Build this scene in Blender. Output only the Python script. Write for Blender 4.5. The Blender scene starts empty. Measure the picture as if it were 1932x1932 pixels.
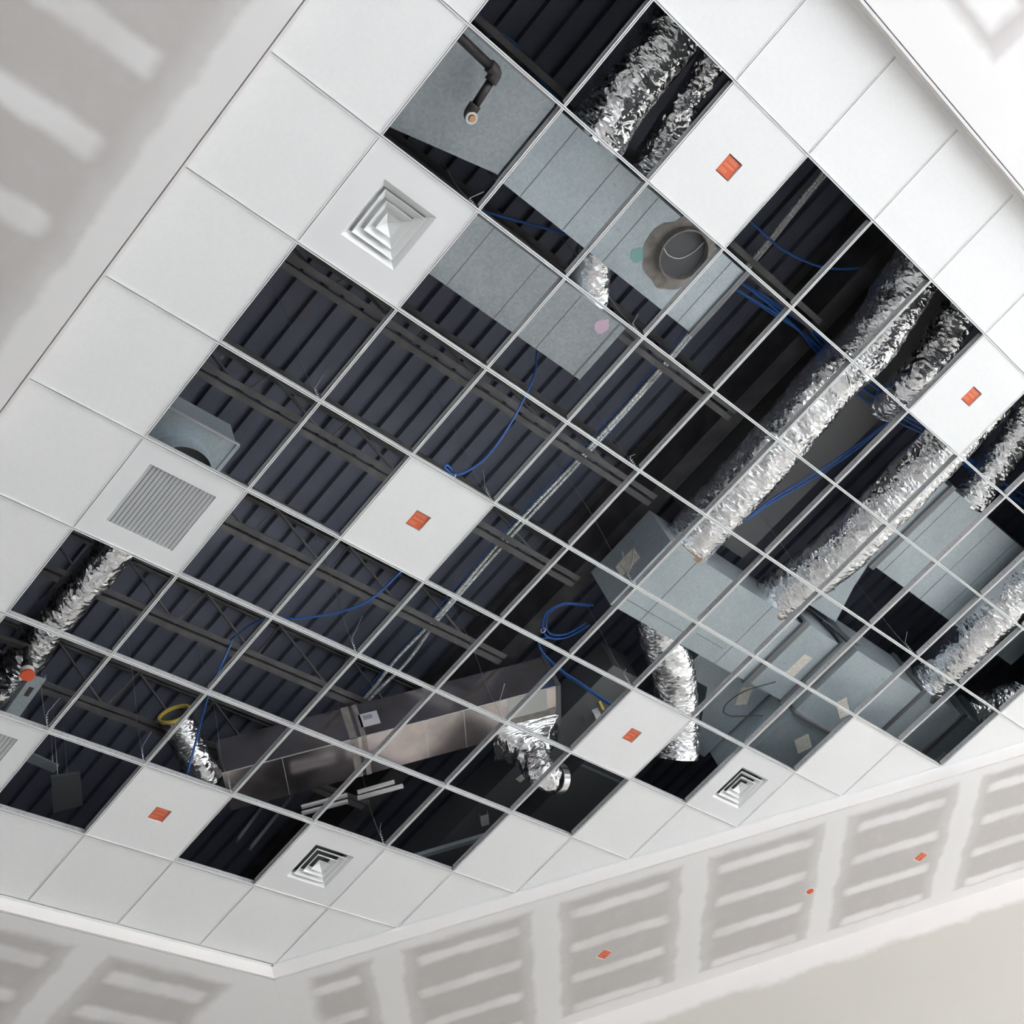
import bpy, math, random
import numpy as np
from mathutils import Vector, Matrix, noise

# ------------------------------------------------------------------ camera, world, light, exposure
Z0 = 7.10            # the ceiling grid hangs 7.1 m above the floor; builders below work with z = 0 at the grid
S = 0.6096           # grid module
scene = bpy.context.scene
COL = scene.collection
CAM_LOC = (-2.33087, -0.12253, -5.55475)
FWD = Vector((0.58917868, 0.26628373, 0.76286398))
UP = Vector((-0.41029262, -0.71476062, 0.56637198))
cam_data = bpy.data.cameras.new('camera')
cam = bpy.data.objects.new('camera', cam_data)
COL.objects.link(cam)
RIGHT = FWD.cross(UP).normalized()
rot = Matrix((RIGHT, UP, -FWD)).transposed()
cam.matrix_world = Matrix.Translation(Vector(CAM_LOC) + Vector((0, 0, Z0))) @ rot.to_4x4()
cam_data.sensor_width = 36.0
cam_data.lens = 2475.85 / 1932.0 * 36.0
cam_data.clip_end = 200
scene.camera = cam

world = bpy.data.worlds.new('world')
scene.world = world
world.use_nodes = True
bg = world.node_tree.nodes['Background']
bg.inputs['Color'].default_value = (0.80, 0.90, 1.0, 1)
bg.inputs['Strength'].default_value = 1.0

def area(name, loc, rot, sx, sy, power, color):
    d = bpy.data.lights.new(name, 'AREA')
    d.shape = 'RECTANGLE'; d.size = sx; d.size_y = sy; d.energy = power; d.color = color
    o = bpy.data.objects.new(name, d); COL.objects.link(o)
    o.location = loc; o.rotation_euler = rot
    return o
# daylight entering through the storefront glazing (front wall, y = -5.6) and the glazing of the right wall (x = 12.2)
area('daylight_front', (3.0, -5.50, 3.25), (math.radians(-90), 0, 0), 14.0, 5.0, 5100, (1.0, 0.985, 0.975))
area('daylight_side', (12.05, -3.9, 3.25), (math.radians(-90), 0, math.radians(90)), 3.0, 5.0, 2100, (1.0, 0.985, 0.975))

scene.view_settings.view_transform = 'Standard'
scene.view_settings.look = 'None'
scene.view_settings.gamma = 1.0
scene.view_settings.use_curve_mapping = False
scene.view_settings.exposure = 0.89
scene.cycles.max_bounces = 10
scene.cycles.diffuse_bounces = 7
scene.cycles.glossy_bounces = 5
scene.cycles.use_denoising = True
random.seed(7)
noise.seed_set(7)

# ------------------------------------------------------------------ materials
MATS = {}
class NT:
    def __init__(s, mat):
        s.t = mat.node_tree
    def n(s, typ, **kw):
        nd = s.t.nodes.new(typ)
        for k, v in kw.items(): setattr(nd, k, v)
        return nd
    def put(s, sock, v):
        if isinstance(v, (int, float)): sock.default_value = v
        elif isinstance(v, tuple): sock.default_value = v if len(v) == len(sock.default_value) else (*v, 1)
        else: s.t.links.new(v, sock)
    def m(s, op, a, b=0.0, c=0.0):
        nd = s.n('ShaderNodeMath', operation=op)
        s.put(nd.inputs[0], a); s.put(nd.inputs[1], b); s.put(nd.inputs[2], c)
        return nd.outputs[0]
    def smooth(s, v, lo, hi, a=0.0, b=1.0):
        nd = s.n('ShaderNodeMapRange', interpolation_type='SMOOTHSTEP')
        for k, x in enumerate((v, lo, hi, a, b)): s.put(nd.inputs[k], x)
        return nd.outputs[0]
    def noise(s, vec, scale, detail=3.0, rough=0.5, dist=0.0):
        nd = s.n('ShaderNodeTexNoise')
        if vec is not None: s.t.links.new(vec, nd.inputs['Vector'])
        nd.inputs['Scale'].default_value = scale; nd.inputs['Detail'].default_value = detail
        nd.inputs['Roughness'].default_value = rough; nd.inputs['Distortion'].default_value = dist
        return nd.outputs['Fac']
    def voronoi(s, vec, scale, feature='F1', out='Distance'):
        nd = s.n('ShaderNodeTexVoronoi', feature=feature)
        s.t.links.new(vec, nd.inputs['Vector']); nd.inputs['Scale'].default_value = scale
        return nd.outputs[out]
    def coord(s, which='Object'):
        return s.n('ShaderNodeTexCoord').outputs[which]
    def xyz(s, vec):
        nd = s.n('ShaderNodeSeparateXYZ'); s.t.links.new(vec, nd.inputs[0]); return nd.outputs
    def mix(s, f, a, b):
        nd = s.n('ShaderNodeMix', data_type='RGBA')
        s.put(nd.inputs[0], f); s.put(nd.inputs[6], a); s.put(nd.inputs[7], b)
        return nd.outputs[2]
    def bump(s, h, strength, dist):
        nd = s.n('ShaderNodeBump'); s.put(nd.inputs['Height'], h)
        nd.inputs['Strength'].default_value = strength; nd.inputs['Distance'].default_value = dist
        return nd.outputs[0]

def mat(name, color=(0.8, 0.8, 0.8), rough=0.6, metal=0.0, spec=0.5, fn=None):
    m = bpy.data.materials.new(name); m.use_nodes = True
    b = m.node_tree.nodes['Principled BSDF']
    b.inputs['Base Color'].default_value = (*color, 1)
    b.inputs['Roughness'].default_value = rough
    b.inputs['Metallic'].default_value = metal
    b.inputs['Specular IOR Level'].default_value = spec
    if fn: fn(NT(m), b)
    MATS[name] = m
    return m

def f_speck(scale, amt, base):
    def fn(t, b):
        c = t.coord()
        n = t.noise(c, scale, 4.0)
        lo = tuple(x * (1 - amt) for x in base); hi = tuple(min(1, x * (1 + amt)) for x in base)
        t.put(b.inputs['Base Color'], t.mix(t.smooth(n, 0.3, 0.7), lo, hi))
    return fn

mat('tile_white', (0.83, 0.83, 0.825), 0.9, spec=0.2, fn=f_speck(60, 0.012, (0.83, 0.83, 0.825)))
mat('panel_white', (0.78, 0.785, 0.785), 0.55, spec=0.35)
mat('diffuser_white', (0.80, 0.805, 0.80), 0.45, spec=0.4)
mat('grille_white', (0.70, 0.71, 0.71), 0.5, spec=0.4)

def f_tee(t, b):
    p = t.xyz(t.coord())
    x = t.m('PINGPONG', t.m('ADD', p[0], 0.0), 0.0508)
    x = t.m('ABSOLUTE', t.m('SUBTRACT', x, 0.02))
    z = t.m('ABSOLUTE', t.m('SUBTRACT', p[2], 0.004))
    d = t.m('SQRT', t.m('ADD', t.m('MULTIPLY', x, x), t.m('MULTIPLY', z, z)))
    side = t.m('LESS_THAN', t.m('ABSOLUTE', p[1]), 0.0012)
    hole = t.m('MULTIPLY', t.m('LESS_THAN', d, 0.0032), side)
    nmask = t.m('GREATER_THAN', t.noise(t.coord(), 9.0, 1.0), 0.46)
    t.put(b.inputs['Base Color'], t.mix(t.m('MULTIPLY', hole, nmask), (0.56, 0.56, 0.565), (0.08, 0.08, 0.09)))
mat('tee_web', (0.56, 0.56, 0.565), 0.45, metal=0.25, fn=f_tee)
mat('tee_white', (0.84, 0.84, 0.835), 0.4, spec=0.4)
mat('tee_groove', (0.36, 0.36, 0.36), 0.6)

def drywall(name, P, s0, hw, Q, t0, sw, inset, e0, e1, smud0, smud1):
    """taped gypsum board: uv = metres (s along the joints' pitch, t along the stripes' pitch)"""
    def fn(t, b):
        uv = t.xyz(t.coord('UV'))
        vec = t.coord('UV')
        n1 = t.m('SUBTRACT', t.noise(vec, 3.2, 3.0, 0.55), 0.5)
        n2 = t.m('SUBTRACT', t.noise(vec, 5.0, 3.0, 0.55, 0.3), 0.5)
        big = t.noise(vec, 1.7, 2.0)
        fine = t.noise(vec, 6.0, 4.0, 0.6)
        s = t.m('ADD', uv[0], t.m('MULTIPLY', n1, 0.13))
        tt = t.m('ADD', uv[1], t.m('MULTIPLY', n2, 0.06))
        ds = t.m('ABSOLUTE', t.m('SUBTRACT', t.m('FLOORED_MODULO', t.m('SUBTRACT', s, s0 - P / 2), P), P / 2))
        dt = t.m('ABSOLUTE', t.m('SUBTRACT', t.m('FLOORED_MODULO', t.m('SUBTRACT', tt, t0 - Q / 2), Q), Q / 2))
        joint = t.smooth(ds, hw - 0.04, hw + 0.04, 1.0, 0.0)
        halo = t.smooth(ds, hw - 0.02, hw + 0.14, 0.40, 0.0)
        stripe = t.smooth(dt, sw - 0.028, sw + 0.032, 1.0, 0.0)
        inside = t.smooth(ds, inset - 0.05, inset + 0.05, 0.0, 1.0)
        fade = t.smooth(big, 0.28, 0.60, 0.6, 1.0)
        stripe = t.m('MULTIPLY', t.m('MULTIPLY', stripe, inside), fade)
        edge = t.smooth(tt, e0 - 0.04, e0 + 0.05, 1.0, 0.0)
        edge2 = t.smooth(tt, e1 - 0.03, e1 + 0.03, 0.0, 1.0)
        m0 = t.smooth(s, smud0 - 0.06, smud0 + 0.06, 1.0, 0.0)
        m1 = t.smooth(s, smud1 - 0.06, smud1 + 0.06, 0.0, 1.0)
        k = t.m('MAXIMUM', t.m('MAXIMUM', joint, halo), t.m('MAXIMUM', stripe, t.m('MAXIMUM', edge, edge2)))
        k = t.m('MAXIMUM', k, t.m('MAXIMUM', m0, m1))
        k = t.m('MINIMUM', t.m('ADD', k, t.smooth(fine, 0.45, 0.80, 0.0, 0.14)), 1.0)
        col = t.mix(k, (0.545, 0.518, 0.502), (0.80, 0.785, 0.775))
        t.put(b.inputs['Base Color'], col)
        t.put(b.inputs['Normal'], t.bump(k, 0.2, 0.002))
    return mat(name, (0.7, 0.7, 0.7), 0.85, spec=0.2, fn=fn)

drywall('drywall_diag', 1.165, 0.19, 0.115, 0.40, 0.30, 0.052, 0.20, 0.12, 1.56, -1.5, 99)
drywall('drywall_left', 3.4, 0.0, 0.19, 0.412, 0.106, 0.058, 0.34, -99, 99, -99, 99)
drywall('drywall_back', 1.16, 1.76, 0.115, 0.34, 0.33, 0.055, 0.22, 0.15, 99, -99, 2.78)
drywall('drywall_right', 1.9, 0.95, 0.62, 0.42, 0.45, 0.09, 0.75, 0.30, 99, -99, 99)
mat('fascia', (0.78, 0.755, 0.735), 0.8, spec=0.2)

def f_beige(t, b):
    p = t.xyz(t.coord())
    n = t.m('SUBTRACT', t.noise(t.coord(), 3.0, 4.0, 0.6), 0.5)
    z = t.m('ADD', p[2], t.m('MULTIPLY', n, 0.16))
    top = t.smooth(z, WALL_MUD - 0.02, WALL_MUD + 0.05)
    t.put(b.inputs['Base Color'], t.mix(top, (0.60, 0.575, 0.525), (0.79, 0.755, 0.735)))
WALL_MUD = 0.0   # replaced once the wall's own centre is known
mat('wall_paint', (0.67, 0.665, 0.66), 0.8, spec=0.2)
mat('floor_concrete', (0.60, 0.592, 0.585), 0.7, fn=f_speck(1.5, 0.12, (0.60, 0.592, 0.585)))
mat('wall_low_bounce', (0.30, 0.295, 0.29), 0.9, spec=0.2)  # unseen left wall, toned down to cut the light it bounces back
mat('window_metal', (0.5, 0.5, 0.5), 0.4, metal=0.6)

def f_galv(t, b):
    c = t.coord()
    n = t.noise(c, 2.2, 4.0, 0.6)
    sp = t.voronoi(c, 90.0, out='Color')
    spx = t.xyz(sp)[0]
    st = t.noise(c, 9.0, 5.0, 0.65, 0.6)
    k = t.m('ADD', t.m('MULTIPLY', t.smooth(n, 0.3, 0.7), 0.55), t.m('MULTIPLY', spx, 0.45))
    col = t.mix(k, (0.37, 0.43, 0.465), (0.52, 0.59, 0.625))
    col = t.mix(t.smooth(st, 0.62, 0.72, 0.0, 0.35), col, (0.22, 0.24, 0.26))
    t.put(b.inputs['Base Color'], col)
    t.put(b.inputs['Roughness'], t.smooth(n, 0.3, 0.7, 0.34, 0.48))
mat('galvanized', (0.6, 0.65, 0.67), 0.5, metal=0.55, fn=f_galv)
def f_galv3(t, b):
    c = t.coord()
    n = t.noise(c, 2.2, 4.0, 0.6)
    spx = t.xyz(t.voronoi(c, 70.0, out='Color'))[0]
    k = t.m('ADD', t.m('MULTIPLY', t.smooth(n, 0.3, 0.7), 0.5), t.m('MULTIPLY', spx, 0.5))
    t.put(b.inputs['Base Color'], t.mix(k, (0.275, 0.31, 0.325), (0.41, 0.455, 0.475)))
mat('galvanized_darker', (0.36, 0.40, 0.42), 0.45, metal=0.55, fn=f_galv3)  # darker copy of the galvanized sheet with larger spangle
def f_galv2(t, b):
    c = t.coord()
    n = t.noise(c, 3.0, 4.0, 0.6)
    t.put(b.inputs['Base Color'], t.mix(t.smooth(n, 0.3, 0.7), (0.55, 0.50, 0.495), (0.84, 0.755, 0.745)))  # pinkish floor reflection put into the base colour
mat('galvanized_shiny', (0.55, 0.55, 0.56), 0.20, metal=0.97, fn=f_galv2)
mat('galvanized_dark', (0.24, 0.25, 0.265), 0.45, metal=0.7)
mat('seam_dark', (0.16, 0.17, 0.18), 0.6)
mat('sealant', (0.27, 0.25, 0.232), 0.95, spec=0.15, fn=f_speck(14, 0.2, (0.27, 0.25, 0.232)))
mat('green_mark', (0.24, 0.46, 0.42), 0.8)
mat('pink_mark', (0.56, 0.42, 0.52), 0.8)
mat('duct_inside', (0.10, 0.105, 0.11), 0.8)
mat('sticker', (0.66, 0.62, 0.55), 0.8, fn=f_speck(40, 0.12, (0.66, 0.62, 0.55)))
mat('sticker_white', (0.72, 0.72, 0.76), 0.8)
mat('sticker_ink', (0.35, 0.35, 0.42), 0.8)

def f_foil(t, b):
    c = t.coord()
    u = t.xyz(t.coord('UV'))
    # creases: long sharp folds that run round the duct, plus small crumple
    mp = t.n('ShaderNodeCombineXYZ')
    t.put(mp.inputs[0], t.m('ADD', t.m('MULTIPLY', u[0], 2.1), t.m('MULTIPLY', u[1], 0.5)))
    t.put(mp.inputs[1], t.m('SUBTRACT', t.m('MULTIPLY', u[1], 0.75), t.m('MULTIPLY', u[0], 0.35)))
    vec = mp.outputs[0]
    def ridge(v, sc, dist):
        return t.m('ABSOLUTE', t.m('SUBTRACT', t.noise(v, sc, 1.0, 0.4, dist), 0.5))
    r1 = ridge(vec, 13.0, 0.4)
    r2 = ridge(c, 26.0, 0.3)
    fine = t.noise(c, 90.0, 2.0, 0.5)
    rib = t.m('SINE', t.m('MULTIPLY', u[0], 2 * math.pi / 0.0095))
    zone = t.smooth(t.noise(c, 3.0, 1.0), 0.48, 0.6)
    h = t.m('ADD', t.m('MULTIPLY', r1, 1.6), t.m('MULTIPLY', r2, 0.8))
    h = t.m('ADD', h, t.m('MULTIPLY', fine, 0.05))
    h = t.m('ADD', h, t.m('MULTIPLY', t.m('MULTIPLY', rib, zone), 0.035))
    t.put(b.inputs['Normal'], t.bump(h, 0.55, 0.014))
mat('foil', (0.93, 0.93, 0.94), 0.13, metal=1.0, fn=f_foil)

def f_deck(t, b):
    c = t.coord(); p = t.xyz(c)
    n = t.noise(c, 1.1, 4.0, 0.6)
    col = t.mix(t.smooth(n, 0.3, 0.7), (0.10, 0.108, 0.148), (0.14, 0.15, 0.197))
    r = t.noise(c, 2.6, 5.0, 0.65)
    rust = t.smooth(r, 0.60, 0.74, 0.0, 0.55)
    t.put(b.inputs['Base Color'], t.mix(rust, col, (0.14, 0.095, 0.065)))
mat('deck', (0.26, 0.27, 0.31), 0.6, spec=0.3, fn=f_deck)
mat('steel_dark', (0.115, 0.112, 0.112), 0.6, spec=0.3, fn=f_speck(5, 0.25, (0.115, 0.112, 0.112)))
mat('girder_dark', (0.058, 0.055, 0.058), 0.6, spec=0.3, fn=f_speck(5, 0.3, (0.058, 0.055, 0.058)))
mat('beam_grey', (0.17, 0.17, 0.172), 0.8, spec=0.2)
mat('pipe_black', (0.028, 0.024, 0.024), 0.45, fn=f_speck(20, 0.25, (0.028, 0.024, 0.024)))
mat('fitting_dark', (0.05, 0.042, 0.039), 0.5, fn=f_speck(25, 0.35, (0.05, 0.042, 0.039)))
mat('tape_brown', (0.30, 0.21, 0.13), 0.6)
mat('pale_patch', (0.50, 0.51, 0.48), 0.6)
mat('brass', (0.75, 0.42, 0.22), 0.25, metal=1.0)
mat('chrome', (0.8, 0.8, 0.8), 0.15, metal=1.0)
mat('wire', (0.42, 0.42, 0.42), 0.4, metal=0.8)
mat('wire_bright', (0.72, 0.72, 0.74), 0.35, metal=0.6)
mat('cable_blue', (0.018, 0.10, 0.36), 0.35)
mat('cable_black', (0.03, 0.03, 0.032), 0.5)
mat('tie_white', (0.8, 0.8, 0.8), 0.5)
mat('yellow', (0.75, 0.55, 0.10), 0.7)
mat('cap_orange', (0.72, 0.10, 0.035), 0.45)

def f_conduit(t, b):
    u = t.xyz(t.coord('UV'))
    k = t.m('SINE', t.m('MULTIPLY', u[0], 2 * math.pi / 0.012))
    t.put(b.inputs['Base Color'], t.mix(t.smooth(k, -0.6, 0.6), (0.52, 0.53, 0.54), (0.97, 0.97, 0.96)))
    t.put(b.inputs['Normal'], t.bump(k, 0.6, 0.003))
mat('conduit', (0.6, 0.61, 0.62), 0.35, metal=0.6, fn=f_conduit)

def f_cover(t, b):
    # flat print on the protective card: rows of pale lettering-like lines
    u = t.xyz(t.coord('UV'))
    rows = t.smooth(t.m('SINE', t.m('MULTIPLY', u[1], 2 * math.pi * 15.0)), 0.1, 0.6)
    brk = t.smooth(t.noise(t.coord('UV'), 26.0, 2.0), 0.38, 0.5)
    def box(x0, x1, y0, y1):
        a = t.m('MULTIPLY', t.m('GREATER_THAN', u[0], x0), t.m('LESS_THAN', u[0], x1))
        c = t.m('MULTIPLY', t.m('GREATER_THAN', u[1], y0), t.m('LESS_THAN', u[1], y1))
        return t.m('MULTIPLY', a, c)
    blk = t.m('MAXIMUM', box(0.08, 0.9, 0.74, 0.97), box(0.12, 0.60, 0.10, 0.34))
    k = t.m('MULTIPLY', t.m('MULTIPLY', rows, brk), blk)
    mid = t.m('MULTIPLY', box(0.12, 0.86, 0.48, 0.60), t.smooth(t.noise(t.coord('UV'), 34.0, 2.0), 0.46, 0.56))
    k = t.m('MULTIPLY', t.m('MAXIMUM', k, mid), 0.55)
    t.put(b.inputs['Base Color'], t.mix(k, (0.68, 0.125, 0.045), (0.86, 0.55, 0.45)))
mat('cover_orange', (0.68, 0.125, 0.045), 0.6, fn=f_cover)
mat('hole_dark', (0.06, 0.05, 0.05), 0.9)

# ------------------------------------------------------------------ mesh helpers
WPOS = {}
def obj(name, verts, faces, m, parent=None, uvs=None, smooth=False, kind=None):
    me = bpy.data.meshes.new(name)
    V = np.asarray(verts, float)
    c = (V.min(0) + V.max(0)) / 2
    me.from_pydata((V - c).tolist(), [], faces)
    if uvs is not None:
        lay = me.uv_layers.new(name='UVMap')
        for lp in me.loops: lay.data[lp.index].uv = uvs[lp.vertex_index]
    if smooth: me.polygons.foreach_set('use_smooth', [True] * len(me.polygons))
    me.materials.append(MATS[m] if isinstance(m, str) else m)
    o = bpy.data.objects.new(name, me); COL.objects.link(o)
    put(o, Vector(c), parent)
    if kind: o['kind'] = kind
    return o
def put(o, w, parent):
    if parent is not None:
        o.parent = parent; o.location = w - WPOS[parent.name]
    else: o.location = w
    WPOS[o.name] = Vector(w)
def thing(name, loc):
    o = bpy.data.objects.new(name, None); COL.objects.link(o); o.empty_display_size = 0.1
    put(o, Vector(loc), None)
    return o
def tag(o, label, cat, group=None):
    o['label'] = label; o['category'] = cat
    if group: o['group'] = group
    return o
BOXF = [(0, 3, 2, 1), (4, 5, 6, 7), (0, 1, 5, 4), (1, 2, 6, 5), (2, 3, 7, 6), (3, 0, 4, 7)]
def boxv(x0, x1, y0, y1, z0, z1):
    return [(x0, y0, z0), (x1, y0, z0), (x1, y1, z0), (x0, y1, z0), (x0, y0, z1), (x1, y0, z1), (x1, y1, z1), (x0, y1, z1)]
def box(name, b, m, parent=None, **k): return obj(name, boxv(*b), BOXF, m, parent, **k)
def obox(name, c, ang, L, W, z0, z1, m, parent=None):
    """box of length L along direction ang (radians), width W, centred on c"""
    ca, sa = math.cos(ang), math.sin(ang)
    pts = [(c[0] + ca * a - sa * b, c[1] + sa * a + ca * b) for a, b in ((-L/2, -W/2), (L/2, -W/2), (L/2, W/2), (-L/2, W/2))]
    return prism(name, pts, z0, z1, m, parent)
def prism(name, pts, z0, z1, m, parent=None, uvs=None, kind=None):
    n = len(pts)
    V = [(x, y, z0) for x, y in pts] + [(x, y, z1) for x, y in pts]
    F = [tuple(range(n))[::-1], tuple(range(n, 2 * n))] + [(i, (i + 1) % n, n + (i + 1) % n, n + i) for i in range(n)]
    if uvs: uvs = uvs + uvs
    return obj(name, V, F, m, parent, uvs=uvs, kind=kind)
def catmull(P, step):
    P = [Vector(p) for p in P]
    Q = [P[0] * 2 - P[1]] + P + [P[-1] * 2 - P[-2]]
    out = []
    for i in range(1, len(Q) - 2):
        n = max(2, int((Q[i + 1] - Q[i]).length / step))
        for k in range(n):
            t = k / n
            a, b, c, d = Q[i - 1], Q[i], Q[i + 1], Q[i + 2]
            out.append(0.5 * ((2 * b) + (c - a) * t + (2 * a - 5 * b + 4 * c - d) * t * t + (3 * b - a - 3 * c + d) * t ** 3))
    out.append(P[-1])
    return out
def frames(path):
    T = [((path[min(i + 1, len(path) - 1)]) - path[max(i - 1, 0)]).normalized() for i in range(len(path))]
    up = Vector((0, 0, 1)) if abs(T[0].z) < 0.9 else Vector((1, 0, 0))
    N = []
    n = (up - T[0] * up.dot(T[0])).normalized()
    for t in T:
        n = (n - t * n.dot(t)).normalized(); N.append(n)
    return T, N
def tube(name, P, r, m, parent=None, seg=8, step=0.04, raw=False, rfun=None, caps=True):
    path = [Vector(p) for p in P] if raw else catmull(P, step)
    T, N = frames(path)
    V, F, UV = [], [], []
    L = 0.0
    for i, p in enumerate(path):
        if i: L += (p - path[i - 1]).length
        b = T[i].cross(N[i])
        for k in range(seg + 1):
            a = 2 * math.pi * k / seg
            d = N[i] * math.cos(a) + b * math.sin(a)
            rr = r if rfun is None else rfun(i / (len(path) - 1), a, p + d * r, L)
            V.append(p + d * rr); UV.append((L, a * r))
    w = seg + 1
    for i in range(len(path) - 1):
        for k in range(seg):
            F.append((i * w + k, i * w + k + 1, (i + 1) * w + k + 1, (i + 1) * w + k))
    if caps:
        F.append(tuple(range(seg))[::-1]); F.append(tuple((len(path) - 1) * w + k for k in range(seg)))
    return obj(name, V, F, m, parent, uvs=UV, smooth=True)
def flex(name, P, r, parent=None, amp=1.0, taper=None, seg=None, step=0.014, caps=True):
    """crumpled foil jacket: irregular flat facets, longer round the duct than along it"""
    rng = random.Random(int(1000 * (P[0][0] + P[0][1])) + 17)
    path = catmull(P, step)
    T, N = frames(path)
    seg = int(2 * math.pi * r / 0.029)
    V, F, UV = [], [], []
    L = 0.0
    n = len(path)
    for i, p in enumerate(path):
        if i: L += (p - path[i - 1]).length
        b = T[i].cross(N[i])
        t = i / (n - 1)
        base = r * (taper(t) if taper else 1.0)
        row = []
        for k in range(seg):
            a = 2 * math.pi * (k + 0.5 * (i % 2) + rng.uniform(-0.28, 0.28)) / seg
            d = N[i] * math.cos(a) + b * math.sin(a)
            q = p + d * r
            rr = base + amp * (noise.noise(q * 3.1) * 0.016 - abs(noise.noise(q * 8.0 + Vector((3, 1, 7)))) * 0.020 + rng.uniform(-0.0032, 0.0030) + 0.004)
            off = rng.uniform(-0.3, 0.3) * step if 0 < i < n - 1 else 0.0
            row.append(p + d * rr + T[i] * off); UV.append((L, a * r))
        V += row
    for i in range(n - 1):
        for k in range(seg):
            k2 = (k + 1) % seg
            A, B, C, D = i * seg + k, i * seg + k2, (i + 1) * seg + k2, (i + 1) * seg + k
            if i % 2: F += [(A, B, C), (A, C, D)]
            else: F += [(A, B, D), (B, C, D)]
    if caps:
        F.append(tuple(range(seg))[::-1]); F.append(tuple((n - 1) * seg + k for k in range(seg)))
    return obj(name, V, F, 'foil', parent, uvs=UV, smooth=False)
def ring(name, c, axis, r0, r1, L, m, parent=None, seg=40):
    """short hollow collar: outer r0, inner r1, length L along axis"""
    ax = Vector(axis).normalized(); u = ax.orthogonal().normalized(); w = ax.cross(u); c = Vector(c)
    V = []
    for (r, h) in ((r0, 0), (r0, L), (r1, L), (r1, 0)):
        for k in range(seg):
            a = 2 * math.pi * k / seg
            V.append(c + (u * math.cos(a) + w * math.sin(a)) * r + ax * h)
    F = []
    for j in range(4):
        for k in range(seg):
            F.append((j * seg + k, j * seg + (k + 1) % seg, ((j + 1) % 4) * seg + (k + 1) % seg, ((j + 1) % 4) * seg + k))
    return obj(name, V, F, m, parent, smooth=False)
def disc(name, c, axis, r, th, m, parent=None, seg=32, wob=0.0):
    ax = Vector(axis).normalized(); u = ax.orthogonal().normalized(); w = ax.cross(u); c = Vector(c)
    rr = [r * (1 + wob * noise.noise(Vector((math.cos(6.283 * k / seg) * 2, math.sin(6.283 * k / seg) * 2, 5)))) for k in range(seg)]
    V = [c + (u * math.cos(6.28318 * k / seg) + w * math.sin(6.28318 * k / seg)) * rr[k] + ax * h for h in (0, th) for k in range(seg)]
    F = [tuple(range(seg))[::-1], tuple(range(seg, 2 * seg))] + [(k, (k + 1) % seg, seg + (k + 1) % seg, seg + k) for k in range(seg)]
    return obj(name, V, F, m, parent)
def clip(poly, a, b, c):
    """keep a*x + b*y <= c"""
    out = []
    for i in range(len(poly)):
        p, q = poly[i], poly[(i + 1) % len(poly)]
        dp, dq = a * p[0] + b * p[1] - c, a * q[0] + b * q[1] - c
        if dp <= 0: out.append(p)
        if (dp < 0 < dq) or (dq < 0 < dp):
            t = dp / (dp - dq); out.append((p[0] + (q[0] - p[0]) * t, p[1] + (q[1] - p[1]) * t))
    return out

# ------------------------------------------------------------------ the setting
XL, YR, YB, DG = -0.628, -1.235, 5.507, 8.553     # the recess that holds the grid: x >= XL, YR <= y <= YB, x + y <= DG
HS = 0.095                                         # depth of the recess
DW = 10.97                                         # the beige wall: x + y = DW
RX0, RX1, RY0, RY1 = -6.0, 12.2, -5.6, 9.0         # outer room
FLOOR, DECK = -7.10, 1.40
R2 = math.sqrt(2)

floor_poly = clip([(RX0, RY0), (RX1, RY0), (RX1, RY1), (RX0, RY1)], 1, 1, DW)
prism('floor', floor_poly, FLOOR - 0.1, FLOOR, 'floor_concrete', kind='structure')
box('wall_left', (RX0 - 0.15, RX0, RY0, RY1, FLOOR, DECK + 0.2), 'wall_low_bounce', kind='structure')
box('wall_back', (RX0, DW - RY1 + 0.1, RY1, RY1 + 0.15, FLOOR, DECK + 0.2), 'wall_paint', kind='structure')
# diagonal wall with the taped top
def diag_prism(name, s0, s1, t0, t1, z0, z1, m, parent=None, uv=None, kind=None):
    """s = (x-y)/sqrt2 along the diagonal, t = (x+y)/sqrt2 across it"""
    pts = [((s + t) / R2, (t - s) / R2) for s, t in ((s0, t0), (s1, t0), (s1, t1), (s0, t1))]
    uvs = [uv(s, t) for s, t in ((s0, t0), (s1, t0), (s1, t1), (s0, t1))] if uv else None
    return prism(name, pts, z0, z1, m, parent, uvs=uvs, kind=kind)
wz = (FLOOR + DECK + 0.2) / 2
WALL_MUD = -0.30 - wz
mat('wall_beige', (0.64, 0.62, 0.55), 0.75, spec=0.25, fn=f_beige)
sA, sB = (DW - 2 * RY1) / R2, (2 * RX1 - DW) / R2
diag_prism('wall_diagonal', sA - 0.2, sB + 0.2, DW / R2, DW / R2 + 0.15, FLOOR, DECK + 0.2, 'wall_beige', kind='structure')

# front wall and right wall with glazed openings
def glazed_wall(tagname, horiz, fixed, thick, a0, a1, wins, z0, z1):
    def bx(nm, u0, u1, zz0, zz1, m='wall_paint', d0=0.0, d1=None, parent=None):
        d1 = thick if d1 is None else d1
        lo, hi = min(fixed + d0, fixed + d1), max(fixed + d0, fixed + d1)
        b = (u0, u1, lo, hi, zz0, zz1) if horiz else (lo, hi, u0, u1, zz0, zz1)
        return box(nm, b, m, parent)
    root = thing(tagname, ((a0 + a1) / 2, fixed, FLOOR) if horiz else (fixed, (a0 + a1) / 2, FLOOR)); root['kind'] = 'structure'
    bx('sill_wall', a0, a1, FLOOR, z0, parent=root); bx('header_wall', a0, a1, z1, DECK + 0.2, parent=root)
    edges = [a0] + [e for w in wins for e in w] + [a1]
    for i in range(0, len(edges), 2):
        if edges[i + 1] - edges[i] > 0.01: bx('pier', edges[i], edges[i + 1], z0, z1, parent=root)
    return root
glazed_wall('wall_front', True, RY0, -0.15, RX0, RX1, [(-4, -0.6), (-0.5, 2.9), (3.0, 6.4), (6.5, 9.9)], FLOOR + 0.3, -1.35)
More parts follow.
